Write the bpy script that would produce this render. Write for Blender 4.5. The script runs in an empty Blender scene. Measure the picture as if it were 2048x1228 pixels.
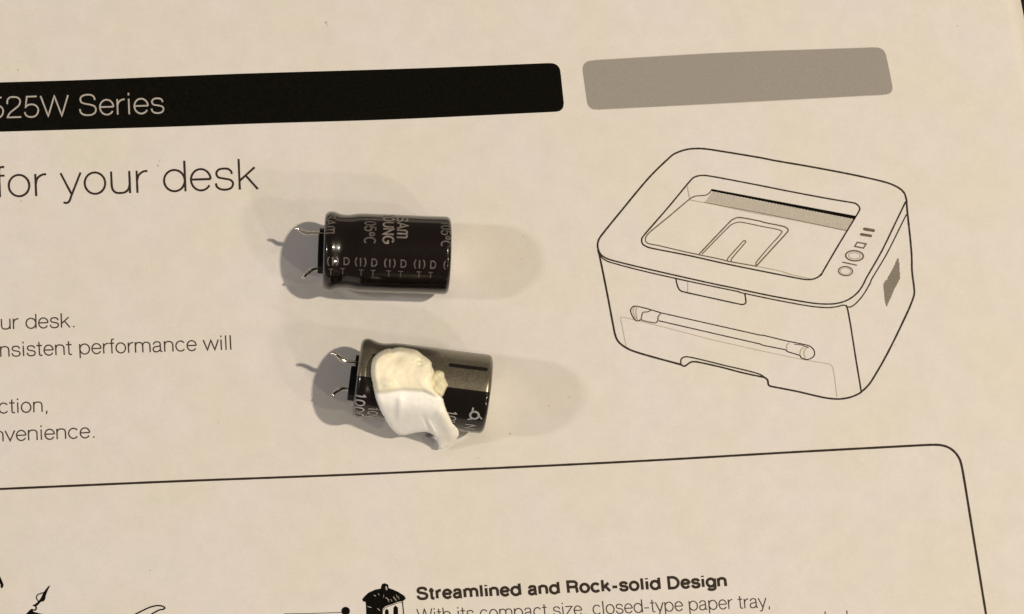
import bpy, bmesh, math, random
from mathutils import Vector, Matrix, noise
from mathutils.geometry import delaunay_2d_cdt

# ---------------------------------------------------------------- scene, camera, light
# 1 unit = 1 cm; the paper lies at z = 0, the page is looked at almost straight down
sc = bpy.context.scene
COL = sc.collection
sc.unit_settings.system = 'METRIC'
sc.unit_settings.scale_length = 0.01
sc.view_settings.view_transform = 'Standard'
sc.view_settings.look = 'None'
sc.view_settings.exposure = 0
sc.view_settings.gamma = 1

R = math.radians
TA, TB, DIST, FPX = R(5.5), R(11.0), 22.3, 3500.0
zc = Vector((-math.tan(TA), -math.tan(TB), 1)).normalized()
CAM = zc * DIST
xc = Vector((0, 1, 0)).cross(zc).normalized()
yc = zc.cross(xc).normalized()
camd = bpy.data.cameras.new('camera')
cam = bpy.data.objects.new('camera', camd)
COL.objects.link(cam)
cam.matrix_world = Matrix(((xc.x, yc.x, zc.x, CAM.x), (xc.y, yc.y, zc.y, CAM.y), (xc.z, yc.z, zc.z, CAM.z), (0, 0, 0, 1)))
camd.sensor_width = 36
camd.lens = FPX * 36 / 2048
camd.clip_start = 0.5
camd.clip_end = 2000
sc.camera = cam

w = bpy.data.worlds.new('World')
sc.world = w
w.use_nodes = True
w.node_tree.nodes['Background'].inputs[0].default_value = (0.174, 0.140, 0.110, 1)
w.node_tree.nodes['Background'].inputs[1].default_value = 1.0


def lamp(name, d, dist, radius, watts, color):
    l = bpy.data.lights.new(name, 'POINT')
    l.energy = watts
    l.color = color
    l.shadow_soft_size = radius
    o = bpy.data.objects.new(name, l)
    COL.objects.link(o)
    o.location = Vector((-1.2, 0, 0)) + Vector(d).normalized() * dist
    return o


lamp('ceiling_bulb', (0.58, 0.03, 1), 105, 1.9, 326000, (1.0, 0.868, 0.685))
lamp('ceiling_bulb', (1.10, -0.49, 1), 130, 3.8, 76000, (1.0, 0.90, 0.66))
lamp('ceiling_bulb', (1.00, -0.97, 1), 140, 3.0, 92000, (1.0, 0.90, 0.68))
lamp('desk_bulb', (-1.32, -0.06, 1), 120, 4.0, 122000, (1.0, 0.98, 0.95))

lamp('screen_glow', (-1.5, -0.62, 0.95), 80, 0.4, 10000, (0.30, 0.50, 1.0))


def unproj(px, py, z=0.0):
    d = (xc * (px - 1024) - yc * (py - 614) - zc * FPX)
    t = (z - CAM.z) / d.z
    return CAM + d * t


def hgt(x, y):
    return 0.014 * math.sin(0.9 * x + 0.5 * y + 0.4) * math.cos(0.55 * y - 0.25 * x) + 0.006 * math.sin(1.9 * y + 1.1 * x) + 0.0022 * math.sin(3.7 * x - 2.1 * y) * math.sin(2.9 * y + 1.0)


# ---------------------------------------------------------------- materials
def mat(name, base, rough=0.6, metal=0.0, spec=0.5, coat=0.0, var=0.0, vscale=3.0, bump=0.0, bscale=20.0, sss=0.0):
    m = bpy.data.materials.new(name)
    m.use_nodes = True
    nt = m.node_tree
    b = nt.nodes['Principled BSDF']
    b.inputs['Base Color'].default_value = (*base, 1)
    b.inputs['Roughness'].default_value = rough
    b.inputs['Metallic'].default_value = metal
    b.inputs['Specular IOR Level'].default_value = spec
    b.inputs['Coat Weight'].default_value = coat
    b.inputs['Coat Roughness'].default_value = 0.04
    if sss:
        b.inputs['Subsurface Weight'].default_value = sss
        b.inputs['Subsurface Radius'].default_value = (0.08, 0.07, 0.05)
        b.inputs['Subsurface Scale'].default_value = 1.0
    tc = nt.nodes.new('ShaderNodeTexCoord')
    if var:
        n = nt.nodes.new('ShaderNodeTexNoise')
        n.inputs['Scale'].default_value = vscale
        n.inputs['Detail'].default_value = 6
        nt.links.new(tc.outputs['Object'], n.inputs['Vector'])
        r = nt.nodes.new('ShaderNodeValToRGB')
        r.color_ramp.elements[0].position = 0.3
        r.color_ramp.elements[1].position = 0.7
        r.color_ramp.elements[0].color = (*[c * (1 - var) for c in base], 1)
        r.color_ramp.elements[1].color = (*[min(1, c * (1 + var)) for c in base], 1)
        nt.links.new(n.outputs['Fac'], r.inputs['Fac'])
        nt.links.new(r.outputs['Color'], b.inputs['Base Color'])
    if bump:
        n2 = nt.nodes.new('ShaderNodeTexNoise')
        n2.inputs['Scale'].default_value = bscale
        n2.inputs['Detail'].default_value = 5
        nt.links.new(tc.outputs['Object'], n2.inputs['Vector'])
        bp = nt.nodes.new('ShaderNodeBump')
        bp.inputs['Strength'].default_value = 1.0
        bp.inputs['Distance'].default_value = bump
        nt.links.new(n2.outputs['Fac'], bp.inputs['Height'])
        nt.links.new(bp.outputs['Normal'], b.inputs['Normal'])
    return m


def paper_material():
    """uncoated office paper: cloudy formation at two scales, faint pink/yellow drift, fibre relief"""
    m = mat('paper', (0.80, 0.77, 0.74), 0.75, spec=0.25, bump=0.0012, bscale=26)
    nt = m.node_tree
    b = nt.nodes['Principled BSDF']
    tc = nt.nodes.new('ShaderNodeTexCoord')

    def noise_(scale, detail, rough=0.5):
        n = nt.nodes.new('ShaderNodeTexNoise')
        n.inputs['Scale'].default_value = scale
        n.inputs['Detail'].default_value = detail
        n.inputs['Roughness'].default_value = rough
        nt.links.new(tc.outputs['Object'], n.inputs['Vector'])
        return n
    n1, n2, n3 = noise_(0.75, 3), noise_(3.5, 5, 0.65), noise_(34, 3, 0.6)
    r1 = nt.nodes.new('ShaderNodeValToRGB')
    r1.color_ramp.elements[0].position = 0.38
    r1.color_ramp.elements[0].color = (0.668, 0.640, 0.590, 1)
    r1.color_ramp.elements[1].position = 0.62
    r1.color_ramp.elements[1].color = (0.675, 0.643, 0.634, 1)
    nt.links.new(n1.outputs['Fac'], r1.inputs['Fac'])
    last = r1.outputs['Color']
    for n, lo, hi in ((n2, 0.955, 1.02), (n3, 0.965, 1.02)):
        mr = nt.nodes.new('ShaderNodeMapRange')
        mr.inputs['From Min'].default_value = 0.3
        mr.inputs['From Max'].default_value = 0.7
        mr.inputs['To Min'].default_value = lo
        mr.inputs['To Max'].default_value = hi
        nt.links.new(n.outputs['Fac'], mr.inputs['Value'])
        mx = nt.nodes.new('ShaderNodeMix')
        mx.data_type = 'RGBA'
        mx.blend_type = 'MULTIPLY'
        mx.inputs['Factor'].default_value = 1
        nt.links.new(last, mx.inputs['A'])
        nt.links.new(mr.outputs['Result'], mx.inputs['B'])
        last = mx.outputs['Result']
    nt.links.new(last, b.inputs['Base Color'])
    return m


M = {
    'paper': paper_material(),
    'table': mat('dark_table', (0.010, 0.006, 0.007), 0.7, spec=0.15, var=0.4, vscale=4),
    'black_ink': mat('black_ink', (0.0052, 0.0048, 0.0036), 0.9, spec=0.03, var=0.35, vscale=30, bump=0.0006, bscale=60),
    'line_ink': mat('line_ink', (0.028, 0.018, 0.013), 0.7, spec=0.2),
    'text_ink': mat('text_ink', (0.052, 0.036, 0.028), 0.7, spec=0.2),
    'thin_ink': mat('thin_ink', (0.13, 0.095, 0.07), 0.7, spec=0.2),
    'light_ink': mat('light_ink', (0.42, 0.37, 0.31), 0.7, spec=0.2),
    'knockout': mat('knockout', (0.40, 0.37, 0.34), 0.7, spec=0.2, var=0.1, vscale=14),
    'grey_ink': mat('grey_ink', (0.290, 0.268, 0.248), 0.7, spec=0.2, var=0.07, vscale=50),
    'hatch_ink': mat('hatch_ink', (0.44, 0.41, 0.365), 0.7, spec=0.2, var=0.08, vscale=30),
    'vent_ink': mat('vent_ink', (0.20, 0.18, 0.15), 0.7, spec=0.2, var=0.12, vscale=40),
    'speck': mat('speck', (0.45, 0.38, 0.30), 0.8),
    'sleeve': mat('brown_sleeve', (0.0044, 0.0019, 0.0016), 0.24, spec=0.22, coat=0.6, var=0.3, vscale=8, bump=0.0005, bscale=7),
    'sleeve2': mat('black_sleeve', (0.0040, 0.0022, 0.0021), 0.24, spec=0.22, coat=0.6, var=0.3, vscale=8, bump=0.0005, bscale=7),
    'cap_print': mat('cap_print', (0.17, 0.15, 0.135), 0.35, var=0.35, vscale=22),
    'cap_print_dim': mat('cap_print_dim', (0.098, 0.086, 0.08), 0.35, var=0.4, vscale=22),
    'cap_print_white': mat('cap_print_white', (0.32, 0.31, 0.32), 0.35, var=0.2, vscale=22),
    'dash': mat('dash', (0.006, 0.005, 0.004), 0.3),
    'aluminium': mat('aluminium', (0.72, 0.72, 0.72), 0.32, metal=1, bump=0.001, bscale=60),
    'rubber': mat('rubber', (0.004, 0.004, 0.005), 0.6, spec=0.15, bump=0.001, bscale=40),
    'tinned': mat('tinned_wire', (0.86, 0.82, 0.76), 0.2, metal=1, var=0.25, vscale=25, bump=0.0025, bscale=26),
}


def stripe_material():
    m = mat('grey_stripe', (0.19, 0.175, 0.138), 0.33, metal=0.72, coat=0.3, bump=0.0010, bscale=12)
    nt = m.node_tree
    b = nt.nodes['Principled BSDF']
    tc = nt.nodes.new('ShaderNodeTexCoord')
    mp = nt.nodes.new('ShaderNodeMapping')
    mp.inputs['Scale'].default_value = (30, 75, 75)
    n = nt.nodes.new('ShaderNodeTexNoise')
    n.inputs['Scale'].default_value = 1.0
    n.inputs['Detail'].default_value = 4
    r = nt.nodes.new('ShaderNodeValToRGB')
    r.color_ramp.elements[0].position = 0.3
    r.color_ramp.elements[0].color = (0.14, 0.126, 0.094, 1)
    r.color_ramp.elements[1].position = 0.72
    r.color_ramp.elements[1].color = (0.25, 0.228, 0.178, 1)
    nt.links.new(tc.outputs['Object'], mp.inputs['Vector'])
    nt.links.new(mp.outputs['Vector'], n.inputs['Vector'])
    nt.links.new(n.outputs['Fac'], r.inputs['Fac'])
    nt.links.new(r.outputs['Color'], b.inputs['Base Color'])
    return m


def glue_material():
    """silicone glue, cream above the ridge, near white below it"""
    m = mat('glue', (0.84, 0.82, 0.76), 0.45, spec=0.35, bump=0.003, bscale=9, sss=0.25)
    nt = m.node_tree
    b = nt.nodes['Principled BSDF']
    at = nt.nodes.new('ShaderNodeAttribute')
    at.attribute_name = 'cream'
    n = nt.nodes.new('ShaderNodeTexNoise')
    n.inputs['Scale'].default_value = 7
    n.inputs['Detail'].default_value = 4
    tc = nt.nodes.new('ShaderNodeTexCoord')
    nt.links.new(tc.outputs['Object'], n.inputs['Vector'])
    r = nt.nodes.new('ShaderNodeValToRGB')
    r.color_ramp.elements[0].position = 0.33
    r.color_ramp.elements[0].color = (0.86, 0.81, 0.63, 1)
    r.color_ramp.elements[1].position = 0.62
    r.color_ramp.elements[1].color = (0.95, 0.89, 0.71, 1)
    nt.links.new(n.outputs['Fac'], r.inputs['Fac'])
    mx = nt.nodes.new('ShaderNodeMix')
    mx.data_type = 'RGBA'
    mx.inputs['A'].default_value = (0.99, 0.98, 0.94, 1)
    nt.links.new(r.outputs['Color'], mx.inputs['B'])
    nt.links.new(at.outputs['Fac'], mx.inputs['Factor'])
    nt.links.new(mx.outputs['Result'], b.inputs['Base Color'])
    return m


M['stripe'] = stripe_material()
M['glue'] = glue_material()
M['flap'] = mat('thin_glue', (0.70, 0.66, 0.47), 0.4, spec=0.35, bump=0.0012, bscale=12, sss=0.3)


# ---------------------------------------------------------------- mesh helpers
class MB:
    def __init__(s):
        s.v, s.f = [], []

    def add(s, vs, fs):
        o = len(s.v)
        s.v += [tuple(p) for p in vs]
        s.f += [tuple(i + o for i in f) for f in fs]

    def build(s, name, m, parent=None, smooth=False):
        me = bpy.data.meshes.new(name)
        me.from_pydata(s.v, [], s.f)
        me.materials.append(m)
        if smooth:
            me.polygons.foreach_set('use_smooth', [True] * len(me.polygons))
        me.update()
        o = bpy.data.objects.new(name, me)
        COL.objects.link(o)
        if parent:
            o.parent = parent
        return o


def empty(name):
    o = bpy.data.objects.new(name, None)
    o.empty_display_size = 0.3
    COL.objects.link(o)
    return o


def tag(o, label=None, cat=None, group=None, kind=None):
    for k, v in (('label', label), ('category', cat), ('group', group), ('kind', kind)):
        if v:
            o[k] = v
    return o


def spline(pts, n=8, closed=False):
    P = [Vector(p) for p in pts]
    out = []
    N = len(P)
    for i in range(N if closed else N - 1):
        if closed:
            a, b, c, d = P[(i - 1) % N], P[i], P[(i + 1) % N], P[(i + 2) % N]
        else:
            b, c = P[i], P[i + 1]
            a = P[i - 1] if i else b * 2 - c
            d = P[i + 2] if i + 2 < N else c * 2 - b
        # tangents weighted to the longer chord: straights stay straight next to tight bends
        lb = max((c - b).length, 1e-9)
        la = max((b - a).length, 1e-9)
        ld = max((d - c).length, 1e-9)
        m1 = ((b - a) / la * la ** 1.5 + (c - b) / lb * lb ** 1.5) / (la ** 1.5 + lb ** 1.5) * lb
        m2 = ((c - b) / lb * lb ** 1.5 + (d - c) / ld * ld ** 1.5) / (lb ** 1.5 + ld ** 1.5) * lb
        for k in range(n):
            t = k / n
            t2, t3 = t * t, t * t * t
            out.append(b * (2 * t3 - 3 * t2 + 1) + m1 * (t3 - 2 * t2 + t) + c * (-2 * t3 + 3 * t2) + m2 * (t3 - t2))
    if not closed:
        out.append(P[-1])
    return out


def resample(pts, step, closed=False):
    P = [Vector(p) for p in pts]
    if closed:
        P.append(P[0])
    out = []
    for a, b in zip(P, P[1:]):
        k = max(1, int((b - a).length / step))
        for i in range(k):
            out.append(a.lerp(b, i / k))
    if not closed:
        out.append(P[-1])
    return out


def ribbon(mb, pts, width, mapf, closed=False, cap=False, wob=0.0, rnd=None):
    """flat stroke along a 2-D polyline, every vertex carried to 3-D by mapf"""
    P = [Vector(p) for p in pts]
    Q = [P[0]]
    for p in P[1:]:
        if (p - Q[-1]).length > width * 0.02:
            Q.append(p)
    P = Q
    n = len(P)
    if n < 2:
        return
    L, Rr = [], []
    for i in range(n):
        a = P[(i - 1) % n] if (closed or i) else None
        c = P[(i + 1) % n] if (closed or i < n - 1) else None
        d1 = (P[i] - a).normalized() if a is not None else None
        d2 = (c - P[i]).normalized() if c is not None else None
        if d1 is None:
            d1 = d2
        if d2 is None:
            d2 = d1
        t = d1 + d2
        t = t.normalized() if t.length > 1e-6 else d1
        nn = Vector((-t.y, t.x))
        k = max(0.5, abs(nn.dot(Vector((-d1.y, d1.x)))))
        wd = width * (1 + (rnd.uniform(-wob, wob) if wob else 0))
        L.append(P[i] + nn * wd / 2 / k)
        Rr.append(P[i] - nn * wd / 2 / k)
    fs = []
    for i in range(n if closed else n - 1):
        j = (i + 1) % n
        fs.append((i, j, n + j, n + i))
    mb.add([mapf(p) for p in L] + [mapf(p) for p in Rr], [tuple(reversed(f)) for f in fs])
    if cap and not closed:
        for e, o in ((0, 1), (n - 1, n - 2)):
            d = (P[e] - P[o]).normalized()
            nn = Vector((-d.y, d.x))
            arc = [P[e] + (nn * math.cos(a) + d * math.sin(a)) * width / 2 for a in [math.pi * k / 6 for k in range(7)]]
            mb.add([mapf(p) for p in arc], [tuple(range(6, -1, -1))])


def inside(poly, x, y):
    r = False
    j = len(poly) - 1
    for i in range(len(poly)):
        xi, yi = poly[i]
        xj, yj = poly[j]
        if (yi > y) != (yj > y) and x < (xj - xi) * (y - yi) / (yj - yi) + xi:
            r = not r
        j = i
    return r


def bdist(poly, x, y):
    b = 1e9
    n = len(poly)
    for i in range(n):
        x0, y0 = poly[i]
        x1, y1 = poly[(i + 1) % n]
        dx, dy = x1 - x0, y1 - y0
        l2 = dx * dx + dy * dy or 1e-12
        t = max(0, min(1, ((x - x0) * dx + (y - y0) * dy) / l2))
        d = (x - x0 - t * dx) ** 2 + (y - y0 - t * dy) ** 2
        if d < b:
            b = d
    return math.sqrt(b)


def triangulate(poly, step, jitter=0.25, seed=1):
    poly = [(p[0], p[1]) for p in poly]
    rnd = random.Random(seed)
    vs = [Vector(p) for p in poly]
    xs, ys = [p[0] for p in poly], [p[1] for p in poly]
    y = min(ys) + step * 0.5
    while y < max(ys):
        x = min(xs) + step * 0.5
        while x < max(xs):
            px, py = x + rnd.uniform(-jitter, jitter) * step, y + rnd.uniform(-jitter, jitter) * step
            if inside(poly, px, py) and bdist(poly, px, py) > step * 0.35:
                vs.append(Vector((px, py)))
            x += step
        y += step
    v, e, f, _, _, _ = delaunay_2d_cdt(vs, [], [list(range(len(poly)))], 1, 1e-6)
    return v, f


def fill(mb, poly, step, mapf):
    v, f = triangulate(poly, step)
    vs = [mapf(p) for p in v]
    fs = []
    for t in f:
        a, b, c = (Vector(vs[i]) for i in t[:3])
        fs.append(tuple(t) if (b - a).cross(c - a).z > 0 else tuple(reversed(t)))
    mb.add(vs, fs)


_layer = [0]


def on_paper(eps):
    def f(p):
        q = unproj(p[0], p[1], 0)
        h = hgt(q.x, q.y) + eps
        q = unproj(p[0], p[1], h)
        return (q.x, q.y, hgt(q.x, q.y) + eps)
    return f


# ---------------------------------------------------------------- stroke lettering (skeleton glyphs, em = 1000)
def arc(cx, cy, rx, ry, a0, a1, n=22):
    return [(cx + rx * math.cos(R(a0 + (a1 - a0) * k / n)), cy + ry * math.sin(R(a0 + (a1 - a0) * k / n))) for k in range(n + 1)]


def sp(*pts):
    return [tuple(p) for p in spline(pts, 7)]


G = {
    ' ': (278, []),
    'a': (537, [sp((92, 365), (115, 445), (180, 492), (265, 500), (350, 490), (400, 445), (412, 380)) + [(412, 300), (412, 110)] + sp((412, 100), (425, 40), (460, 22), (495, 26)),
                sp((412, 320), (370, 290), (270, 275), (160, 255), (90, 215), (68, 140), (90, 60), (150, 18), (225, 10), (310, 35), (380, 90), (412, 170))]),
    'c': (537, [arc(283, 258, 222, 248, 38, 322)]),
    'd': (593, [arc(290, 258, 228, 248, 0, 360), [(523, 0), (523, 714)]]),
    'e': (537, [[(62, 268), (492, 268)] , arc(277, 258, 216, 248, 2, 328, 30)]),
    'f': (278, [sp((258, 695), (215, 703), (165, 690), (143, 645), (138, 580)) + [(138, 0)], [(20, 500), (258, 500)]]),
    'g': (574, [arc(275, 262, 215, 240, 0, 360), [(500, 517), (500, 20)] + sp((500, 10), (485, -90), (420, -160), (280, -182), (160, -160), (95, -80))]),
    'h': (556, [[(80, 0), (80, 714)], sp((82, 310), (115, 430), (190, 490), (280, 498), (380, 480), (450, 420), (470, 330)) + [(470, 0)]]),
    'i': (222, [[(111, 0), (111, 517)], [(111, 630), (111, 714)]]),
    'k': (519, [[(85, 0), (85, 714)], [(88, 205), (430, 510)], [(225, 325), (480, 0)]]),
    'l': (222, [[(111, 0), (111, 714)]]),
    'm': (853, [[(80, 0), (80, 517)], sp((82, 320), (110, 430), (180, 490), (260, 498), (345, 480), (405, 420), (425, 330)) + [(425, 0)],
                sp((427, 320), (455, 430), (520, 490), (600, 498), (685, 480), (750, 420), (770, 330)) + [(770, 0)]]),
    'n': (556, [[(80, 0), (80, 517)], sp((82, 310), (115, 430), (190, 490), (280, 498), (380, 480), (450, 420), (470, 330)) + [(470, 0)]]),
    'o': (574, [arc(287, 258, 225, 248, 0, 360, 30)]),
    'p': (593, [[(78, -190), (78, 517)], arc(308, 258, 228, 248, 0, 360)]),
    'r': (333, [[(80, 0), (80, 517)], sp((82, 290), (115, 400), (185, 470), (260, 500), (318, 500))]),
    's': (500, [sp((425, 370), (405, 440), (340, 490), (250, 500), (150, 485), (92, 425), (90, 360), (130, 300), (250, 268), (370, 240), (430, 190), (440, 130), (405, 55), (330, 18), (245, 10), (150, 30), (85, 85), (65, 165))]),
    't': (315, [[(145, 670), (145, 120)] + sp((145, 110), (155, 45), (200, 15), (285, 18)), [(20, 500), (280, 500)]]),
    'u': (556, [[(475, 0), (475, 517)], [(78, 517), (78, 190)] + sp((78, 180), (100, 90), (165, 25), (265, 10), (360, 25), (440, 90), (472, 200))]),
    'v': (481, [[(22, 517), (240, 15), (460, 517)]]),
    'w': (759, [[(22, 517), (205, 15), (380, 505), (555, 15), (738, 517)]]),
    'y': (481, [[(22, 517), (245, 20)], [(462, 517), (230, -40)] + sp((228, -50), (190, -140), (140, -178), (60, -172))]),
    'z': (481, [[(50, 497), (430, 497), (40, 20), (445, 20)]]),
    ',': (278, [[(139, 60), (139, 0), (110, -110)]]),
    '.': (278, [[(139, 0), (139, 72)]]),
    '-': (389, [[(60, 245), (330, 245)]]),
    'S': (630, [sp((540, 510), (515, 610), (440, 675), (310, 694), (175, 670), (95, 600), (85, 520), (120, 440), (230, 395), (400, 355), (520, 300), (562, 200), (530, 95), (440, 30), (315, 12), (170, 35), (80, 110), (55, 225))]),
    'W': (920, [[(25, 700), (245, 20), (460, 690), (675, 20), (895, 700)]]),
    'R': (685, [[(95, 0), (95, 694), (400, 694)] + arc(400, 524, 185, 170, 90, -90) + [(95, 354)], sp((400, 354), (520, 335), (570, 270), (580, 150), (590, 50), (615, 0))]),
    'D': (704, [[(95, 20), (95, 694), (300, 694)] + arc(300, 357, 330, 337, 90, -90) + [(95, 20)]]),
    '2': (556, [sp((75, 465), (85, 590), (160, 680), (280, 694), (400, 675), (475, 600), (480, 500), (430, 400), (300, 290), (150, 170), (60, 25)) + [(60, 20), (500, 20)]]),
    '5': (556, [[(460, 690), (145, 690), (95, 345)] + sp((95, 345), (170, 410), (280, 430), (400, 400), (480, 310), (490, 210), (450, 100), (370, 30), (270, 10), (160, 30), (90, 90), (60, 180))]),
    # simple sans capitals and figures used on the capacitor sleeves
    'A': (620, [[(30, 0), (310, 700), (590, 0)], [(130, 240), (490, 240)]]),
    'M': (700, [[(80, 0), (80, 620)] , sp((80, 560), (150, 640), (260, 660), (340, 600), (350, 500)) + [(350, 0)], sp((350, 560), (420, 640), (540, 660), (610, 600), (620, 500)) + [(620, 0)]]),
    'Y': (600, [[(30, 700), (300, 330), (570, 700)], [(300, 330), (300, 0)]]),
    'O': (680, [arc(340, 350, 270, 340, 0, 360, 30)]),
    'U': (640, [[(80, 700), (80, 260)] + arc(320, 250, 240, 240, 180, 360) + [(560, 260), (560, 700)]]),
    'N': (660, [[(85, 0), (85, 690), (575, 10), (575, 700)]]),
    'G': (700, [arc(350, 350, 280, 340, 48, 330, 30) + [(600, 180), (600, 330), (380, 330)]]),
    'C': (660, [arc(350, 350, 270, 340, 48, 312, 30)]),
    'T': (520, [[(20, 680), (500, 680)], [(260, 680), (260, 0)]]),
    'I': (300, [[(150, 0), (150, 700)], [(90, 520), (150, 600)]]),
    'V': (600, [[(30, 700), (300, 10), (570, 700)]]),
    '1': (420, [[(110, 560), (240, 690), (240, 0)]]),
    '0': (560, [arc(280, 350, 210, 340, 0, 360, 30)]),
    '(': (300, [arc(330, 350, 210, 420, 120, 240, 14)]),
    ')': (300, [arc(-30, 350, 210, 420, -60, 60, 14)]),
    '°': (420, [arc(210, 480, 140, 150, 0, 360, 18)]),
}


def letters(s, track=0):
    """list of polylines in em/1000 plus the ink extent in x"""
    out, x = [], 0
    for ch in s:
        adv, strokes = G[ch]
        for st in strokes:
            out.append([(x + p[0], p[1]) for p in st])
        x += adv + track
    xs = [p[0] for st in out for p in st]
    return out, min(xs), max(xs)


def print_line(name, m, parent, s, p0, p1, em, slant, weight, mapper, bold=False, wob=0.06):
    """one object per word. p0, p1: ends of the ink on the baseline; em: em height; slant: lean of the uprights"""
    rnd = random.Random(len(s))
    _, a, b = letters(s, 55 if bold else 0)
    hw = weight / 2 * 1000
    sx = 1.0 / (b - a + 2 * hw)
    d = Vector(p1) - Vector(p0)
    up = Vector((-slant, -1)) * em / 1000
    x_pen = 0
    for word in s.split(' '):
        mb = MB()
        for line in letters(word, 55 if bold else 0)[0]:
            pts = []
            for x, y in line:
                if bold:
                    y = y + (hw - 20) * (1 - 2 * y / 640) * 0.8
                pts.append(Vector(p0) + d * ((x + x_pen - a + hw) * sx) + up * y)
            closed = (Vector(line[0]) - Vector(line[-1])).length < 1 and len(line) > 8
            if closed:
                pts = pts[:-1]
            pts = resample(pts, em * 0.12, closed)
            _layer[0] += 1
            ribbon(mb, pts, weight * em, mapper(0.0003 * (_layer[0] % 5)), closed=closed, wob=wob, rnd=rnd)
        mb.build(name, m, parent)
        x_pen += sum(G[c][0] + (55 if bold else 0) for c in word + ' ')


# ---------------------------------------------------------------- the setting and the printed sheet
tb = MB()
tb.add([(-60, -50, -0.03), (60, -50, -0.03), (60, 50, -0.03), (-60, 50, -0.03), (-60, -50, -2.5), (60, -50, -2.5), (60, 50, -2.5), (-60, 50, -2.5)],
       [(0, 1, 2, 3), (7, 6, 5, 4), (0, 4, 5, 1), (1, 5, 6, 2), (2, 6, 7, 3), (3, 7, 4, 0)])
tag(tb.build('table_top', M['table']), kind='structure')

e0, e1 = unproj(2041, 0), unproj(2048.5, 45)
ex = lambda y: e0.x + (e1.x - e0.x) / (e1.y - e0.y) * (y - e0.y)
NX, NY = 90, 100
pm = MB()
vs, fs = [], []
Y0, Y1 = -13.0, 9.0
for j in range(NY + 1):
    y = Y0 + (Y1 - Y0) * j / NY
    for i in range(NX + 1):
        x = -14 + (ex(y) + 14) * i / NX
        x += 0.004 * math.sin(y * 5) if i == NX else 0
        vs.append((x, y, hgt(x, y)))
for j in range(NY):
    for i in range(NX):
        a = j * (NX + 1) + i
        fs.append((a, a + 1, a + NX + 2, a + NX + 1))
pm.add(vs, fs)
sheet = pm.build('printed_sheet', M['paper'], smooth=True)
so = sheet.modifiers.new('thickness', 'SOLIDIFY')
so.thickness = 0.012
so.offset = -1
tag(sheet, 'white printed paper sheet with black header bar and printer line drawing, lying under both capacitors', 'paper sheet')

# black header bar
top = [(-60, 166.6), (0, 164.7), (166, 159.8), (340, 152.8), (500, 146.7), (822, 137), (1080, 126.8)]
cor1 = [(1102.6, 126.3), (1113, 129.5), (1119.5, 137.5), (1121.5, 148)]
cor2 = [(1127.6, 206), (1126, 215), (1120, 221.5), (1110, 223.6)]
bot = [(1090, 224.6), (790, 238.6), (500, 247.6), (340, 253.5), (0, 263.5), (-60, 265)]
bar = spline(top, 6) + spline([top[-1]] + cor1, 5)[1:] + spline(cor2, 5) + spline(bot, 6)
mb = MB()
fill(mb, resample(bar, 14, True), 22, on_paper(0.0020))
bar_o = mb.build('header_bar', M['black_ink'], sheet)

print_line('reversed_word', M['knockout'], bar_o, '525W Series', (-22, 237.2), (329, 226.3), 60, 0.042, 0.052, lambda e: on_paper(0.0042 + e))

# grey bar with the saw-tooth edge of its halftone screen
gb = [(1188, 120.3), (1450, 105.2), (1746, 94.8)]
gtop = resample(spline(gb, 10), 2.6)
gr = spline([(1746, 94.8), (1758, 95.6), (1767.5, 101), (1772.8, 113), (1784.4, 170), (1784, 181), (1777.5, 187.6), (1764, 189.8)], 5)
gbot = resample(spline([(1764, 189.8), (1450, 206.5), (1193, 219.4)], 10), 2.6)
gl = spline([(1193, 219.4), (1183.5, 217.6), (1176.5, 211), (1173.5, 200), (1165.6, 142), (1166.5, 131), (1174, 123.3), (1188, 120.3)], 5)
gtop = [p + Vector((0, -0.9 if k % 2 else 0.9)) for k, p in enumerate(gtop)]
gbot = [p + Vector((0, -1.1 if k % 2 else 1.1)) for k, p in enumerate(gbot)]
mb = MB()
fill(mb, gtop[:-1] + resample(gr, 5)[:-1] + gbot[:-1] + resample(gl, 5)[:-1], 16, on_paper(0.0020))
mb.build('grey_bar', M['grey_ink'], sheet)

# running text
P_ = lambda e: on_paper(0.0024 + e)
print_line('heading_word', M['line_ink'], sheet, 'for your desk', (-13, 395.0), (518, 378.0), 86, 0.042, 0.050, P_)
for tx, q0, q1, sl_ in (('ur desk.', (2, 658.8), (149, 654.6), 0.03), ('nsistent performance will', (0.5, 713.8), (463, 699.3), 0.05),
                        ('ction,', (-3, 827.0), (95, 823.6), 0.035), ('nvenience.', (-12, 883.5), (189, 875.5), 0.035)):
    print_line('paragraph_word', M['text_ink'], sheet, tx, q0, q1, 40.5, sl_, 0.064, P_)
print_line('bold_word', M['line_ink'], sheet, 'Streamlined and Rock-solid Design', (834.2, 1200.2), (1454.5, 1173.8), 37, 0.10, 0.152, P_, bold=True, wob=0.02)
print_line('caption_word', M['text_ink'], sheet, 'With its compact size, closed-type paper tray,', (835, 1244.0), (1540, 1214.6), 37, 0.10, 0.058, P_)
for x, y in ((1650, 1223), (1693.5, 1221)):
    mb = MB()
    ribbon(mb, [(x, y), (x + 2.5, y + 26)], 2.2, on_paper(0.0024))
    mb.build('caption_letter', M['text_ink'], sheet)

# frame of the feature box
mb = MB()
bx = spline([(-40, 979.5), (0, 978), (342, 963), (700, 949.3), (1042, 933.8), (1300, 921), (1581, 904.6), (1840, 890.6)], 12) + \
    spline([(1840, 890.6), (1872, 889.6), (1890, 892.2), (1905, 900), (1917, 914), (1923, 930), (1930, 968)], 6)[1:] + \
    spline([(1930, 968), (1944, 1055), (1972, 1228), (1982, 1290)], 8)[1:]
ribbon(mb, resample(bx, 10), 4.6, on_paper(0.0022), wob=0.05, rnd=random.Random(4))
mb.build('box_outline', M['line_ink'], sheet)


# line drawing of the printer
def Z(ox, oy, s):
    return lambda *pts: [(ox + x / s, oy + y / s) for x, y in pts]


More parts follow.
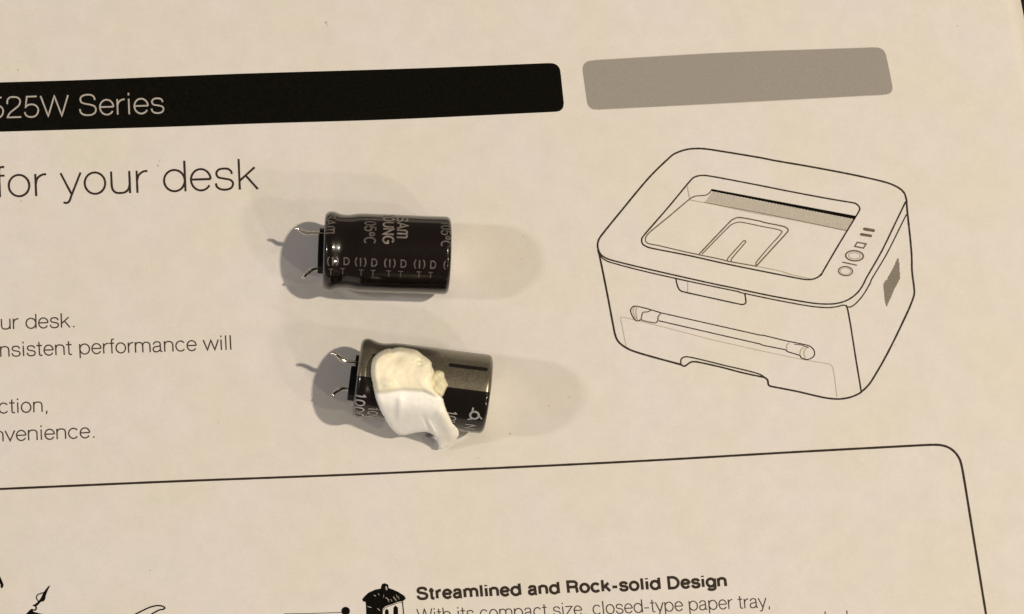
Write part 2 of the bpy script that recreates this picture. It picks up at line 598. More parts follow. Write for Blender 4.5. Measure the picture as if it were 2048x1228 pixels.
A1, A2, A3, A4, A7 = Z(1180, 280, 5.118), Z(1500, 320, 5.117), Z(1180, 490, 4.912), Z(1480, 540, 4.387), Z(1440, 440, 10.233)
dark, thin, light = 'line_ink', 'thin_ink', 'light_ink'
draw_o = empty('printer_drawing')
draw_o.parent = sheet
rr = random.Random(9)


def ln(ink, width, *groups, smooth=True, closed=False):
    mb_ = MB()
    pts = [p for g in groups for p in g]
    width *= 1.12
    pts = spline(pts, 7, closed) if smooth else [Vector(p) for p in pts]
    _layer[0] += 1
    ribbon(mb_, resample(pts, 5, closed), width, on_paper(0.0022 + 0.0003 * (_layer[0] % 5)), closed=closed, cap=not closed, wob=0.07, rnd=rr)
    mb_.build('drawn_line', M[ink], draw_o)


ln(dark, 3.2, A1((92, 1150), (78, 1080), (90, 1020), (130, 960), (300, 750), (600, 390), (830, 165), (900, 125), (1000, 95), (1120, 87), (1250, 100), (1740, 180)),
   A2((250, 5), (600, 65), (1000, 140), (1300, 205), (1440, 245), (1530, 290), (1580, 340), (1600, 400), (1605, 430)))
ln(dark, 3.2, A2((1602, 420), (1612, 540), (1640, 800), (1655, 980)), A4((1510, 10), (1530, 180), (1522, 240), (1470, 370), (1300, 720), (1150, 980), (1065, 1070), (1000, 1105), (930, 1125), (850, 1132), (730, 1118), (500, 1065), (270, 1020), (250, 1005), (242, 965), (215, 942)))
ln(dark, 3.0, A3((895, 1178), (930, 1190), (960, 1170), (1000, 1148), (1060, 1150), (1300, 1203)), A4((0, 896), (130, 925), (215, 942)))
ln(dark, 2.4, A3((895, 1178), (893, 1130), (915, 1105), (960, 1098), (1100, 1128), (1330, 1185)), A4((0, 868), (120, 898), (180, 918), (218, 942)))
ln(dark, 3.4, A3((80, 50), (95, 110), (160, 430), (230, 800), (250, 890), (280, 950), (340, 1000), (420, 1040), (600, 1095), (895, 1175)))
ln(dark, 2.7, A3((82, 55), (120, 105), (200, 145), (500, 220), (850, 300), (1200, 378), (1460, 432)), A4((0, 170), (300, 232), (600, 285), (730, 298), (850, 293), (950, 260), (1030, 200), (1080, 130)), A2((1190, 1210), (1350, 930), (1500, 620), (1592, 430)))
ln(dark, 2.3, A3((95, 95), (130, 135), (200, 170), (500, 250), (850, 330), (1200, 405), (1460, 458)), A4((0, 197), (300, 260), (600, 315), (760, 330), (850, 322), (905, 308), (935, 315)))
ln(dark, 2.3, A4((940, 325), (975, 322), (1020, 290), (1080, 220), (1140, 120)), A2((1245, 1220), (1400, 960), (1550, 660), (1600, 560)))
ln(dark, 2.8, A4((932, 312), (945, 345), (970, 480), (1020, 800), (1065, 1070)), smooth=False)
ln(dark, 2.7, A1((990, 460), (800, 690), (600, 920), (535, 1000), (530, 1040), (550, 1075), (620, 1105), (1000, 1180)), A7((0, 870), (500, 975), (1228, 1120)),
   A4((550, 80), (620, 83), (680, 65), (720, 30)), A2((725, 1180), (900, 880), (1070, 600), (1122, 510), (1115, 475), (1080, 445), (1040, 435), (800, 395), (400, 320), (100, 260)),
   A1((1400, 400), (1200, 365), (1120, 365), (1060, 385), (1020, 425), (990, 460)))
ln(light, 1.6, A1((995, 465), (1005, 520), (1020, 600)))
ln(thin, 2.0, A1((1245, 510), (1220, 545), (1180, 565), (1080, 575), (1020, 605), (800, 790), (640, 920), (580, 980), (568, 1030), (600, 1060), (700, 1080), (1000, 1150)), A7((0, 800), (200, 850), (740, 945)))
ln(light, 2.0, A7((740, 945), (1228, 1045)), A4((450, 40), (610, 76)))
ln(light, 1.8, A1((1025, 615), (1170, 640)))
ln(thin, 1.1, A1((1170, 640), (1740, 745)), A2((500, 620), (1000, 725)), smooth=False)
ln(thin, 2.3, A1((1120, 1165), (1400, 870), (1460, 815), (1530, 793), (1740, 830)), A2((150, 640), (345, 680), (390, 710), (380, 740), (230, 905), (65, 1085)))
ln(thin, 1.8, A1((1150, 1165), (1430, 880), (1500, 845), (1560, 843), (1740, 880)), A2((150, 685), (280, 710), (328, 738), (200, 885), (62, 1050), (65, 1085)))
ln(thin, 1.9, A7((150, 830), (165, 780), (480, 428), (510, 420), (527, 445), (515, 470), (240, 790), (225, 840)))
ln(thin, 5.4, A2((1172, 706), (1264, 722)), smooth=False)
ln(thin, 5.0, A2((1140, 761), (1236, 776)), smooth=False)
ln(thin, 2.4, A2((1098, 842), (1188, 858), (1162, 902), (1072, 884)), smooth=False, closed=True)


def ell(cx, cy, rx, ry, tilt):
    c, s = math.cos(R(tilt)), math.sin(R(tilt))
    return [(cx + rx * math.cos(t) * c - ry * math.sin(t) * s, cy + rx * math.cos(t) * s + ry * math.sin(t) * c) for t in [2 * math.pi * k / 28 for k in range(28)]]


ln(thin, 2.6, A2(*ell(1070, 980, 91, 52, 4)), smooth=False, closed=True)
ln(light, 1.8, A2(*ell(1070, 980, 60, 33, 4)), smooth=False, closed=True)
ln(thin, 2.4, A2((950, 1046), (1090, 1076)), smooth=False)
ln(thin, 2.2, A2(*ell(978, 1137, 72, 47, 4)), smooth=False, closed=True)
ln(light, 1.3, A2(*ell(978, 1137, 52, 33, 4)), smooth=False, closed=True)
ln(dark, 2.4, A3((845, 340), (860, 400), (885, 445), (940, 465), (1200, 522), (1480, 583), (1518, 580), (1532, 560), (1522, 480)))
ln(light, 1.5, A3((960, 362), (960, 460)), smooth=False)
ln(dark, 2.0, A3((700, 667), (1670, 885)), A4((200, 572), (400, 620), (590, 660), (640, 690), (655, 730), (640, 765), (590, 785), (540, 772), (525, 750), (415, 715), (400, 700), (200, 660)), A3((1670, 972), (1200, 865), (680, 745)))
ln(dark, 2.0, A3((700, 667), (560, 625), (440, 600), (408, 620), (400, 655), (430, 720), (460, 745), (500, 735)))
ln(thin, 2.0, A3((600, 640), (565, 657), (522, 662), (508, 700), (510, 738), (640, 765), (665, 745), (670, 705), (700, 668)))
ln(light, 1.8, A3((465, 608), (452, 650), (465, 740)))
ln(light, 2.2, A3((440, 606), (424, 650), (448, 725)))
ln(light, 2.0, A4((525, 745), (535, 700), (560, 675)))
ln(light, 2.0, A4((572, 775), (562, 720), (590, 670)))
ln(light, 2.0, A4((412, 700), (410, 662), (430, 642)))
ln(thin, 1.6, A4((480, 652), (545, 660), (600, 682)))
ln(light, 1.3, A3((355, 995), (330, 870), (305, 740), (305, 712), (330, 710), (700, 800), (1200, 930), (1465, 990)), A4((100, 690), (520, 780), (780, 825), (815, 860), (835, 990), (850, 1110)))
mb = MB()
lo = resample(A1((1170, 640)) + A2((0, 538), (500, 628), (985, 728)), 3)
up_ = resample(A2((1062, 606), (500, 495), (0, 402)) + A1((1255, 530)), 3)
lo = [Vector(p) + Vector((0, 0.8 * (k % 2))) for k, p in enumerate(lo)]
fill(mb, [tuple(p) for p in lo + up_], 12, on_paper(0.0018))
mb.build('hatched_shadow', M['hatch_ink'], draw_o)
mb = MB()
dk = A1((1243, 500)) + A2((1085, 572), (1075, 604))
lo2 = [Vector(p) + Vector((0, 0.9 * (k % 2))) for k, p in enumerate(resample([A2((1075, 604))[0], A1((1248, 522))[0]], 3.2))]
fill(mb, [tuple(p) for p in resample(dk, 10) + lo2[1:]], 10, on_paper(0.0042))
mb.build('output_slot', M['black_ink'], draw_o)
mb = MB()
vt = A2((1510, 1000), (1524, 1015), (1532, 1120)) + A4((1400, 0), (1405, 70), (1340, 200), (1285, 325), (1270, 260), (1258, 120), (1290, 80), (1345, -20))
vt = [p + Vector((rr.uniform(-.7, .7), rr.uniform(-.7, .7))) for p in resample(vt, 2.5, True)]
fill(mb, vt, 8, on_paper(0.0020))
mb.build('side_vent', M['vent_ink'], draw_o)

# small drawings cut off by the bottom of the picture
B7, B8 = Z(0, 1120, 5.12), Z(620, 1140, 8.533)
mb = MB()
fp = lambda pts, eps=0.0022: fill(mb, resample(pts, 3, True), 9, on_paper(eps))
fp(B7((-20, 140), (0, 165), (18, 205), (36, 250), (32, 278), (15, 292), (4, 275), (8, 255), (-20, 215)))
mb.build('ink_blot', M['black_ink'], sheet)
mb = MB()
fp(B7((512, 268), (502, 262), (485, 280), (455, 318), (436, 352), (418, 390), (385, 430), (360, 452), (332, 462), (345, 474), (380, 470), (420, 428), (450, 422), (463, 402), (470, 360), (490, 310)))
fp(B7((265, 553), (318, 500), (345, 530), (400, 545), (480, 562), (600, 620), (230, 620), (245, 575)))
ribbon(mb, resample(spline(B7((450, 333), (410, 345), (380, 362), (375, 395), (395, 425)), 6), 3), 2.2, on_paper(0.0026))
ribbon(mb, resample(spline(B7((362, 470), (372, 490), (362, 510), (340, 512), (322, 505)), 6), 3), 3, on_paper(0.0029))
mb.build('tool_drawing', M['black_ink'], sheet)
mb = MB()
ribbon(mb, resample(spline(B7((1340, 580), (1390, 553), (1520, 490), (1600, 468), (1660, 472), (1688, 490), (1670, 505), (1630, 512), (1555, 553), (1500, 590)), 6), 3), 2.9, on_paper(0.0026))
mb.build('finger_drawing', M['black_ink'], sheet)
mb = MB()
fp(B8((890, 500), (905, 538), (948, 545), (955, 620), (960, 751), (962, 860), (1236, 860), (1240, 751), (1243, 660), (1290, 620), (1400, 585), (1500, 545), (1590, 530), (1635, 490), (1610, 440), (1500, 370), (1420, 335), (1340, 305), (1340, 265), (1320, 240), (1270, 225), (1235, 235), (1215, 275), (1210, 315), (1110, 335), (1000, 385), (930, 450)))
fp(B8((1275, 840), (1280, 690), (1310, 660), (1340, 690), (1350, 840)))
fp(B8((1420, 840), (1425, 640), (1460, 605), (1500, 640), (1508, 840)))
ribbon(mb, resample(B8((1577, 535), (1588, 640), (1605, 830)), 3), 2.2, on_paper(0.0026))
ribbon(mb, resample(B8((1240, 690), (1290, 640), (1500, 562), (1580, 548)), 3), 1.0, on_paper(0.0029))
house = mb.build('house_drawing', M['black_ink'], sheet)
mb = MB()
for a, b, wd in (((1295, 470), (1345, 512), 1.3), ((1425, 458), (1472, 522), 1.4), ((1375, 500), (1400, 532), 0.9), ((1330, 520), (1350, 545), .8), ((1470, 420), (1500, 480), .7), ((985, 622), (1045, 640), 1.3), ((1155, 655), (1190, 690), 1.2), ((1095, 430), (1120, 445), 1.4), ((1165, 400), (1180, 430), .8), ((1300, 290), (1308, 328), 3.4), ((1260, 420), (1255, 470), .6), ((1510, 445), (1520, 500), .6)):
    ribbon(mb, B8(a, b), wd, on_paper(0.0042), cap=True)
mb.build('pen_highlight', M['knockout'], house)['kind'] = 'stuff'
mb = MB()
fill(mb, resample(B8(*[(608 + 74 * math.cos(t), 702 + 74 * math.sin(t)) for t in [2 * math.pi * k / 24 for k in range(24)]]), 3, True), 6, on_paper(0.0022))
ribbon(mb, resample(B8((-440, 748), (0, 742), (540, 724)), 10), 1.3, on_paper(0.0026))
mb.build('callout_line', M['black_ink'], sheet)
# dust specks and tiny print flaws
mb = MB()
for x, y, r_ in ((652, 45, 2.2), (655, 50, 1.2), (36, 140, 1.6), (316, 331, 1.8), (319, 322, 1.0), (1098, 812, 1.4), (1139, 794, 1.2), (436, 845, 1.2), (1020, 868, 1.8), (1046, 472, 1.0), (700, 925, 1.0), (300, 1141, 1.3), (957, 916, 1.0), (1043, 517, 1.2), (42, 402, 1.2), (1322, 118, .8), (1915, 52, 1.1), (1790, 690, 1.0), (1500, 1030, .9), (1240, 1070, .8), (520, 1060, .9), (110, 560, .8)):
    fill(mb, [(x + r_ * (1 + .3 * math.sin(3 * t + x)) * math.cos(t), y + r_ * math.sin(t) * 1.2) for t in [k * math.pi / 4 for k in range(8)]], 50, on_paper(0.0024))
sp_ = mb.build('paper_speck', M['speck'], sheet)
sp_['kind'] = 'stuff'

# ---------------------------------------------------------------- capacitors
RB = 0.487


def profile(L, n_groove=14):
    """(s, r) along the sleeve from the pin end to the flat end"""
    p = [(0.035, 0.315), (0.014, 0.36), (0.0, 0.41), (0.004, 0.45), (0.022, 0.478), (0.05, 0.494), (0.085, 0.499), (0.12, 0.494), (0.16, 0.481), (0.20, 0.469), (0.245, 0.463), (0.30, 0.465), (0.36, 0.474), (0.42, 0.483), (0.48, RB), (0.6, RB)]
    k = 0.6
    while k < L - 0.2:
        k += 0.1
        p.append((min(k, L - 0.1), RB + 0.001 * math.sin(k * 9)))
    p += [(L - 0.055, RB), (L - 0.034, 0.481), (L - 0.016, 0.468), (L - 0.004, 0.447), (L, 0.42), (L - 0.001, 0.37)]
    return p


def prof_r(prof, s):
    body = [q for q in prof[2:-1]]
    for (a, ra), (b, rb) in zip(body, body[1:]):
        if a <= s <= b and b > a:
            return ra + (rb - ra) * (s - a) / (b - a)
    return body[0][1] if s < body[0][0] else body[-1][1]


def revolve(mb, prof, a0=0.0, a1=360.0, n=96, off=0.0):
    full = abs(a1 - a0) >= 360
    m = n if full else n + 1
    # outward offset along the profile normal
    pr = []
    for i, (s, r) in enumerate(prof):
        a = Vector(prof[max(0, i - 1)])
        b = Vector(prof[min(len(prof) - 1, i + 1)])
        t = (b - a).normalized()
        pr.append((s - t.y * off, r + t.x * off))
    vs = []
    for s, r in pr:
        for k in range(m):
            th = R(a0 + (a1 - a0) * k / n)
            rw = r + 0.0015 * noise.noise(Vector((s * 9, math.cos(th) * 3.2, math.sin(th) * 3.2))) * (1.0 if s < 0.5 else 0.35)
            vs.append((s, -rw * math.sin(th), RB + rw * math.cos(th)))
    fs = []
    for i in range(len(pr) - 1):
        for k in range(n):
            k2 = (k + 1) % m
            fs.append((i * m + k, i * m + k2, (i + 1) * m + k2, (i + 1) * m + k))
    mb.add(vs, [tuple(reversed(f)) for f in fs])


def dense(prof, k=4):
    return [tuple(p) for p in spline(prof, k)]


def tube(mb, pts, radii, n=14, flat=1.0):
    P = [Vector(p) for p in pts]
    vs, fs = [], []
    up = Vector((0, 0.3, 1)).normalized()
    for i, p in enumerate(P):
        t = (P[min(i + 1, len(P) - 1)] - P[max(i - 1, 0)]).normalized()
        u = (up - t * up.dot(t)).normalized()
        v = t.cross(u)
        r = radii(i / (len(P) - 1))
        for k in range(n):
            a = 2 * math.pi * k / n
            vs.append(p + u * math.cos(a) * r * flat + v * math.sin(a) * r)
    for i in range(len(P) - 1):
        for k in range(n):
            fs.append((i * n + k, i * n + (k + 1) % n, (i + 1) * n + (k + 1) % n, (i + 1) * n + k))
    c0, c1 = len(vs), len(vs) + 1
    vs += [P[0], P[-1] + (P[-1] - P[-2]).normalized() * radii(1) * 0.4]
    for k in range(n):
        fs.append((c0, (k + 1) % n, k))
        fs.append((c1, (len(P) - 1) * n + k, (len(P) - 1) * n + (k + 1) % n))
    mb.add(vs, fs)


def disc_x(mb, s0, s1, r, n=48, bev=0.012):
    """short cylinder along x, closed at the s0 end"""
    rings = [(s1, r), (s0 + bev, r), (s0 + bev * .3, r - bev * .3), (s0, r - bev)]
    vs = [(s, r_ * math.sin(2 * math.pi * k / n), RB + r_ * math.cos(2 * math.pi * k / n)) for s, r_ in rings for k in range(n)]
    fs = [(i * n + k, i * n + (k + 1) % n, (i + 1) * n + (k + 1) % n, (i + 1) * n + k) for i in range(3) for k in range(n)]
    fs.append(tuple((3 * n) + k for k in range(n)))
    mb.add(vs, fs)


def pads(root, ang, cuts, s_out):
    """rubber bung: disc with raised pads either side of the leads' slot"""
    mb = MB()
    disc_x(mb, -0.004, 0.08, 0.318)
    seal = mb.build('rubber_seal', M['rubber'], root, smooth=False)
    ca, sa = math.cos(ang), math.sin(ang)
    for lo, hi, sx in cuts:
        mb = MB()
        # slab of the disc between two chords
        pts = []
        for k in range(9):
            t = lo + (hi - lo) * k / 8
            pts.append((t, math.sqrt(max(0, 0.285 ** 2 - t * t))))
        ring = [(t, w_) for t, w_ in pts] + [(t, -w_) for t, w_ in reversed(pts)]
        f3 = lambda t, w_, s: (s, t * ca - w_ * sa, RB + t * sa + w_ * ca)
        n = len(ring)
        vs = [f3(t, w_, -0.003) for t, w_ in ring] + [f3(t, w_, sx + 0.008) for t, w_ in ring] + \
             [f3((t - (lo + hi) / 2) * 0.95 + (lo + hi) / 2, w_ * 0.96, sx) for t, w_ in ring]
        fs = [(q * n + k, q * n + (k + 1) % n, (q + 1) * n + (k + 1) % n, (q + 1) * n + k) for q in (0, 1) for k in range(n)]
        fs.append(tuple(2 * n + k for k in range(n)))
        mb.add(vs, fs)
        mb.build('raised_pad', M['rubber'], seal)


def cap_end(root, L):
    mb = MB()
    n = 48
    rings = [(L - 0.012, 0.36), (L - 0.010, 0.2), (L - 0.010, 0.02)]
    vs = [(s, r * math.sin(2 * math.pi * k / n), RB + r * math.cos(2 * math.pi * k / n)) for s, r in [(L - 0.03, 0.38)] + rings for k in range(n)]
    fs = [(i * n + (k + 1) % n, i * n + k, (i + 1) * n + k, (i + 1) * n + (k + 1) % n) for i in range(3) for k in range(n)]
    fs.append(tuple(3 * n + n - 1 - k for k in range(n)))
    mb.add(vs, fs)
    return mb.build('can_end', M['aluminium'], root)


def wrap(prof, eps):
    """(s, arc) -> sleeve surface; arc is measured from the crest down the near side"""
    def f(p):
        s, a = p[0], p[1]
        th = a / RB
        r = prof_r(prof, s) + eps
        return (s, -r * math.sin(th), RB + r * math.cos(th))
    return f


def sleeve_text(pm_, prof, s, base, direction, upv, em, weight, x0=0.0, track=0, eps=0.003, squeeze=1.0):
    """lettering on the sleeve; base = (s, arc) of the pen, direction and upv unit vectors in (s, arc)"""
    root_, ink = pm_
    mb = MB()
    st, a, b = letters(s, track)
    k = em / 1000
    d, u = Vector(direction), Vector(upv)
    for line in st:
        pts = [Vector(base) + d * (x - a) * k * squeeze + u * y * k for x, y in line]
        closed = (Vector(line[0]) - Vector(line[-1])).length < 1 and len(line) > 8
        if closed:
            pts = pts[:-1]
        _layer[0] += 1
        ribbon(mb, resample(pts, 0.012, closed), weight * em, wrap(prof, eps + 0.0004 * (_layer[0] % 4)), closed=closed)
    mb.build('printed_word', M[ink], root_)
    return (b - a) * k * squeeze


def place(root, pl, pr, zl=RB):
    a, b = unproj(pl[0], pl[1], RB), unproj(pr[0], pr[1], RB)
    d = b - a
    root.location = (a.x, a.y, hgt(a.x, a.y) + 0.004)
    root.rotation_euler = (0, 0, math.atan2(d.y, d.x))
    return math.hypot(d.x, d.y)


GRP = 'capacitors lying on the printed sheet'


def lead(root, pts, r=0.025):
    pl = spline(pts, 6)
    mb = MB()
    tube(mb, pl, lambda t: r * (1 - 0.12 * math.sin(t * 9)) * (1 - 0.25 * max(0, t - 0.8) / 0.2), flat=0.92)
    return mb.build('lead', M['tinned'], root, smooth=True)


# --- brown capacitor
c1 = empty('capacitor')
L1 = place(c1, (648, 502), (899, 511))
PF1 = profile(L1)
D1 = dense(PF1)
mb = MB()
revolve(mb, D1)
sl = mb.build('sleeve', M['sleeve'], c1, smooth=True)
pads(c1, R(0), ((-0.285, 0.165, -0.07), (0.215, 0.285, -0.06)), -0.05)
cap_end(c1, L1)
lead(c1, [(0.05, 0.20, RB + 0.12), (-0.10, 0.20, RB + 0.12), (-0.19, 0.20, RB + 0.10), (-0.25, 0.205, RB + 0.09), (-0.31, 0.24, RB + 0.10), (-0.36, 0.25, RB + 0.12)])
lead(c1, [(0.05, -0.20, RB - 0.12), (-0.08, -0.20, RB - 0.12), (-0.15, -0.22, RB - 0.11), (-0.22, -0.29, RB - 0.09), (-0.245, -0.335, RB - 0.05)])
arcA = lambda off: RB * (TB + math.asin(max(-1, min(1, off / 78.0))))   # image offset from the axis -> arc on the sleeve
mb = (c1, 'cap_print')
DN, SR = (0, 1), (1, 0)          # reading down the near side, glyph tops toward the flat end
pxs = lambda x: (x - 648) / 160.4
E_ = 0.152


def down_text(mb_, s, x_left, off_end, em, weight, squeeze=1.0, prof=PF1, ps=pxs, track=40, eps=0.003):
    st, a, b = letters(s, track)
    ln_ = (b - a) * em / 1000 * squeeze
    sleeve_text(mb_, prof, s, (ps(x_left), arcA(off_end) - ln_), DN, SR, em, weight, track=track, eps=eps, squeeze=squeeze)


down_text(mb, 'SAM', 790, -30, 0.185, 0.13)
down_text(mb, 'YOUNG', 763, -18, 0.185, 0.13, 0.86)
mb = (c1, 'cap_print_dim')
down_text(mb, '105°C', 727, -17, 0.19, 0.11, 0.78)
down_text(mb, '105°C', 877, -16, 0.17, 0.11, 0.82)
down_text(mb, 'SAM', 650, -33, 0.165, 0.12)
for x in (657, 711, 768, 826, 884):
    sleeve_text(mb, PF1, '(I)' if x < 880 else '(', (pxs(x), arcA(29)), SR, (0, -1), 0.15, 0.11, track=10, squeeze=1.22)
    if x < 880:
        sleeve_text(mb, PF1, 'D', (pxs(x + 32), arcA(28)), SR, (0, -1), 0.13, 0.13, squeeze=0.85)
for x in (659, 718, 772, 831):
    sleeve_text(mb, PF1, 'T', (pxs(x), arcA(47)), SR, (0, -1), 0.122, 0.09)
    if x < 880:
        sleeve_text(mb, PF1, 'T', (pxs(x + 23), arcA(47)), SR, (0, -1), 0.122, 0.09)
tag(c1, 'bare dark brown cylindrical capacitor without glue, lying above the glue covered one', 'capacitor', GRP)

# --- black capacitor with grey stripe and glue
c2 = empty('capacitor')
L2 = place(c2, (714, 756), (976, 789))
PF2 = profile(L2)
D2 = dense(PF2)
mb = MB()
revolve(mb, D2)
mb.build('sleeve', M['sleeve2'], c2, smooth=True)
TH0 = 5.0
mb = MB()
revolve(mb, D2[4:-2], TH0 - 118, TH0, 48, off=0.0022)
st_o = mb.build('polarity_stripe', M['stripe'], c2, smooth=True)
pads(c2, R(0), ((-0.285, 0.10, -0.085), (0.175, 0.285, -0.045)), -0.05)
cap_end(c2, L2)
lead(c2, [(0.05, 0.18, RB + 0.14), (-0.06, 0.18, RB + 0.14), (-0.14, 0.17, RB + 0.14), (-0.20, 0.175, RB + 0.15), (-0.25, 0.205, RB + 0.18), (-0.30, 0.225, RB + 0.225), (-0.345, 0.22, RB + 0.25)])
lead(c2, [(0.05, -0.13, RB - 0.12), (-0.12, -0.13, RB - 0.12), (-0.18, -0.14, RB - 0.11), (-0.24, -0.19, RB - 0.09), (-0.27, -0.235, RB - 0.05)])
pxs2 = lambda x: (x - 714) / 162.0
mb = MB()


def dash(s0, s1, off):
    a = arcA(off)
    ribbon(mb, resample([(s0, a), (s1, a)], 0.03), 0.052, wrap(PF2, 0.0062), cap=True)


for p0, p1 in ((893, 962), (743, 800)):
    mb = MB()
    dash(pxs2(p0), pxs2(p1), -50)
    mb.build('dash_mark', M['dash'], st_o)
mb = (c2, 'cap_print_white')
down_text(mb, '1000', 716, 70, 0.175, 0.11, 1.06, PF2, pxs2, 30)
down_text(mb, '10V', 744, 74, 0.17, 0.10, 0.95, PF2, pxs2, 30)
sleeve_text(mb, PF2, '10V', (pxs2(898), arcA(39)), DN, SR, 0.16, 0.105, track=30)
sleeve_text(mb, PF2, 'NW', (pxs2(937), arcA(60)), DN, SR, 0.165, 0.10, track=20)
mb = MB()
cx_, cy_ = pxs2(948) + 0.02, arcA(40)
_r = 0.052
ribbon(mb, [(cx_ + _r * math.cos(t), cy_ + _r * math.sin(t)) for t in [2 * math.pi * k / 24 for k in range(24)]], 0.026, wrap(PF2, 0.003), closed=True)
for t in (R(8), R(118), R(238)):
    d, n_ = Vector((math.cos(t), math.sin(t))), Vector((-math.sin(t), math.cos(t)))
    c = Vector((cx_, cy_))
    ribbon(mb, [c + d * (_r * .9) - n_ * .012, c + d * (_r + 0.028) + n_ * 0.012, c + d * (_r + .05) + n_ * .03], 0.020, wrap(PF2, 0.0036))
mb.build('printed_emblem', M['cap_print_white'], c2)
tag(c2, 'black capacitor with grey stripe and a white glue blob, lying lower in the picture', 'capacitor', GRP)

# glue blob, shaped in world space over the can and then hung under it
bpy.context.view_layer.update()
MW = Matrix.Translation(c2.location) @ Matrix.Rotation(c2.rotation_euler.z, 4, 'Z')
MI = MW.inverted()


def glue_base(x, y):
    p = MI @ Vector((x, y, 0))
    d = p.y
    if d > -0.05:
        dd = min(abs(d), 0.93 * RB)
        z = RB + math.sqrt(RB * RB - dd * dd)
    else:
        z = 0.0
        for wt, o in ((1, -0.06), (2, -0.03), (3, 0), (2, 0.03), (1, 0.06)):
            q = max(0.0, -d + o)
            if q < 0.36:
                zz = RB + math.sqrt(RB * RB - q * q)
            else:
                zz = RB + 0.328 - (q - 0.36) * 2.5
            z += wt * max(0.05, zz) / 9
    return z


def on_glue(px, py, lift):
    z = 0.9
    for _ in range(8):
        q = unproj(px, py, z)
        z = 0.5 * z + 0.5 * (glue_base(q.x, q.y) + lift)
    return unproj(px, py, z), z


def smoothstep(a, b, x):
    t = max(0, min(1, (x - a) / (b - a)))
    return t * t * (3 - 2 * t)


def segd(p, a, b):
    p, a, b = Vector(p), Vector(a), Vector(b)
    t = max(0, min(1, (p - a).dot(b - a) / (b - a).length_squared))
    return (p - a - (b - a) * t).length


def ridge_y(x):
    pts = [(100, 600), (240, 582), (400, 560), (600, 572), (700, 615), (900, 640)]
    for (a, ya), (b, yb) in zip(pts, pts[1:]):
        if x <= b:
            return ya + (yb - ya) * (x - a) / (b - a)
    return 640


def glue_mesh(name, m, poly_z, thick, edge, bumpf, step, parent, sink=0.05):
    T = Z(720, 660, 4.723)
    poly = resample(spline(T(*poly_z), 6, True), 1.9, True)
    rg = random.Random(5)
    poly = [(p[0] + rg.uniform(-.35, .35), p[1] + rg.uniform(-.35, .35)) for p in poly]
    v, f = triangulate(poly, step, 0.15)
    nb = len(poly)
    top_, bot_, cream = [], [], []
    for i, p in enumerate(v):
        d = 0 if i < nb else bdist(poly, p.x, p.y)
        q = min(1, d / edge)
        th = thick * math.sqrt(max(0, 1 - (1 - q) ** 2))
        zx, zy = (p.x - 720) * 4.723, (p.y - 660) * 4.723
        b_, cr = bumpf(zx, zy)
        w_, z = on_glue(p.x, p.y, 0.03 + th + b_ * q)
        top_.append(w_)
        lw, z2 = on_glue(p.x, p.y, 0.03 - sink * math.sqrt(q))
        bot_.append(lw)
        cream.append(cr)
    n = len(v)
    vs = top_ + bot_[nb:]
    fs = []
    for t in f:
        a, b, c = (top_[i] for i in t)
        t = tuple(t) if (b - a).cross(c - a).z > 0 else tuple(reversed(t))
        fs.append(t)
        fs.append(tuple(i if i < nb else i - nb + n for i in reversed(t)))
    mb_ = MB()
    mb_.add([MI @ p for p in vs], fs)
    o = mb_.build(name, m, parent, smooth=True)
    at = o.data.attributes.new('cream', 'FLOAT', 'POINT')
    at.data.foreach_set('value', cream + cream[nb:])
    return o


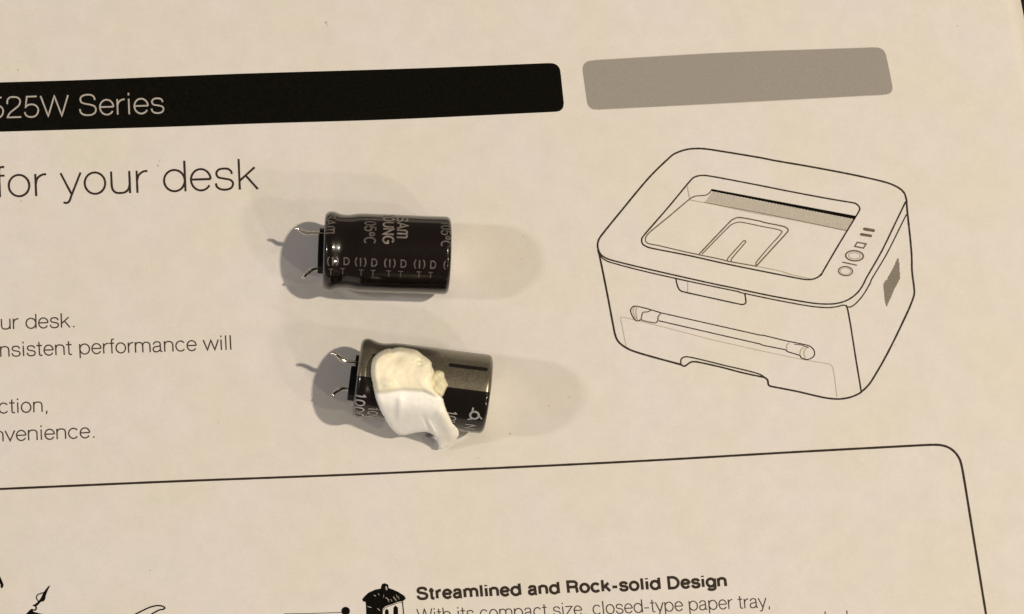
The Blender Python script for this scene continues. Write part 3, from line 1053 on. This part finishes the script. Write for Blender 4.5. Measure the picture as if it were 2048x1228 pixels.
def main_bump(x, y):
    ry = ridge_y(x)
    up = smoothstep(18, -22, y - ry)
    b = 0.075 * up
    b += 0.05 * math.exp(-((x - 265) ** 2 + (y - 515) ** 2) / 55 ** 2)      # knob on the left of the ridge
    b += 0.03 * math.exp(-((x - 600) ** 2 + (y - 480) ** 2) / 90 ** 2)
    b -= 0.022 * math.exp(-((x - 350) ** 2 + (y - 265) ** 2) / 50 ** 2)
    b -= 0.03 * math.exp(-((x - 560) ** 2 + (y - 300) ** 2) / 40 ** 2)
    b += 0.035 * math.exp(-segd((x, y), (385, 660), (370, 800)) ** 2 / 34 ** 2)  # soft lump on the lower face
    b -= 0.012 * math.exp(-segd((x, y), (330, 690), (330, 780)) ** 2 / 40 ** 2)
    b -= 0.028 * math.exp(-segd((x, y), (580, 780), (725, 1050)) ** 2 / 22 ** 2) * smoothstep(720, 900, y)  # crease
    b += 0.05 * math.exp(-segd((x, y), (640, 850), (720, 1000)) ** 2 / 14 ** 2) * smoothstep(800, 900, y)
    b += 0.05 * math.exp(-segd((x, y), (760, 800), (860, 1000)) ** 2 / 50 ** 2)
    b += 0.006 * noise.noise(Vector((x * .018, y * .018, 0))) + 0.004 * noise.noise(Vector((x * .06, y * .06, 3)))
    b += 0.035 * abs(noise.noise(Vector((x * .045, y * .045, 7)))) * math.exp(-((x - 705) ** 2 + (y - 965) ** 2) / 60 ** 2)   # torn knot at the crease
    b += 0.02 * noise.noise(Vector((x * .05, y * .05, 11))) * smoothstep(0, 1, math.exp(-segd((x, y), (520, 300), (660, 330)) ** 2 / 40 ** 2))
    cream = smoothstep(30, -20, y - ry)
    cream = max(cream, 0.35 * smoothstep(720, 800, x) * smoothstep(500, 640, y))
    return b, cream


main_poly = [(270, 172), (190, 205), (130, 258), (106, 330), (105, 430), (122, 520), (148, 640), (190, 752), (240, 850), (290, 922), (340, 972), (400, 994), (480, 980), (560, 966), (630, 966), (688, 988), (722, 1030), (738, 1080), (748, 1118), (772, 1124), (830, 1094), (890, 1048), (932, 992), (920, 925), (872, 868), (836, 800), (802, 720), (784, 650), (748, 604), (706, 545), (688, 470), (706, 405), (680, 345), (668, 296), (600, 240), (530, 190), (440, 168), (350, 163), (300, 178)]
glue = glue_mesh('glue_blob', M['glue'], main_poly, 0.085, 9, main_bump, 2.3, c2)
glue['label'] = 'lump of dried white glue with a cream upper half'


def flap_bump(x, y):
    return 0.015 * math.sin(x * .06) * math.cos(y * .05), 1.0


flap_poly = [(655, 415), (690, 392), (735, 378), (788, 394), (803, 450), (829, 523), (806, 572), (782, 625), (735, 628), (680, 590), (640, 500)]
glue_mesh('glue_flap', M['flap'], flap_poly, 0.085, 8, flap_bump, 2.6, glue)
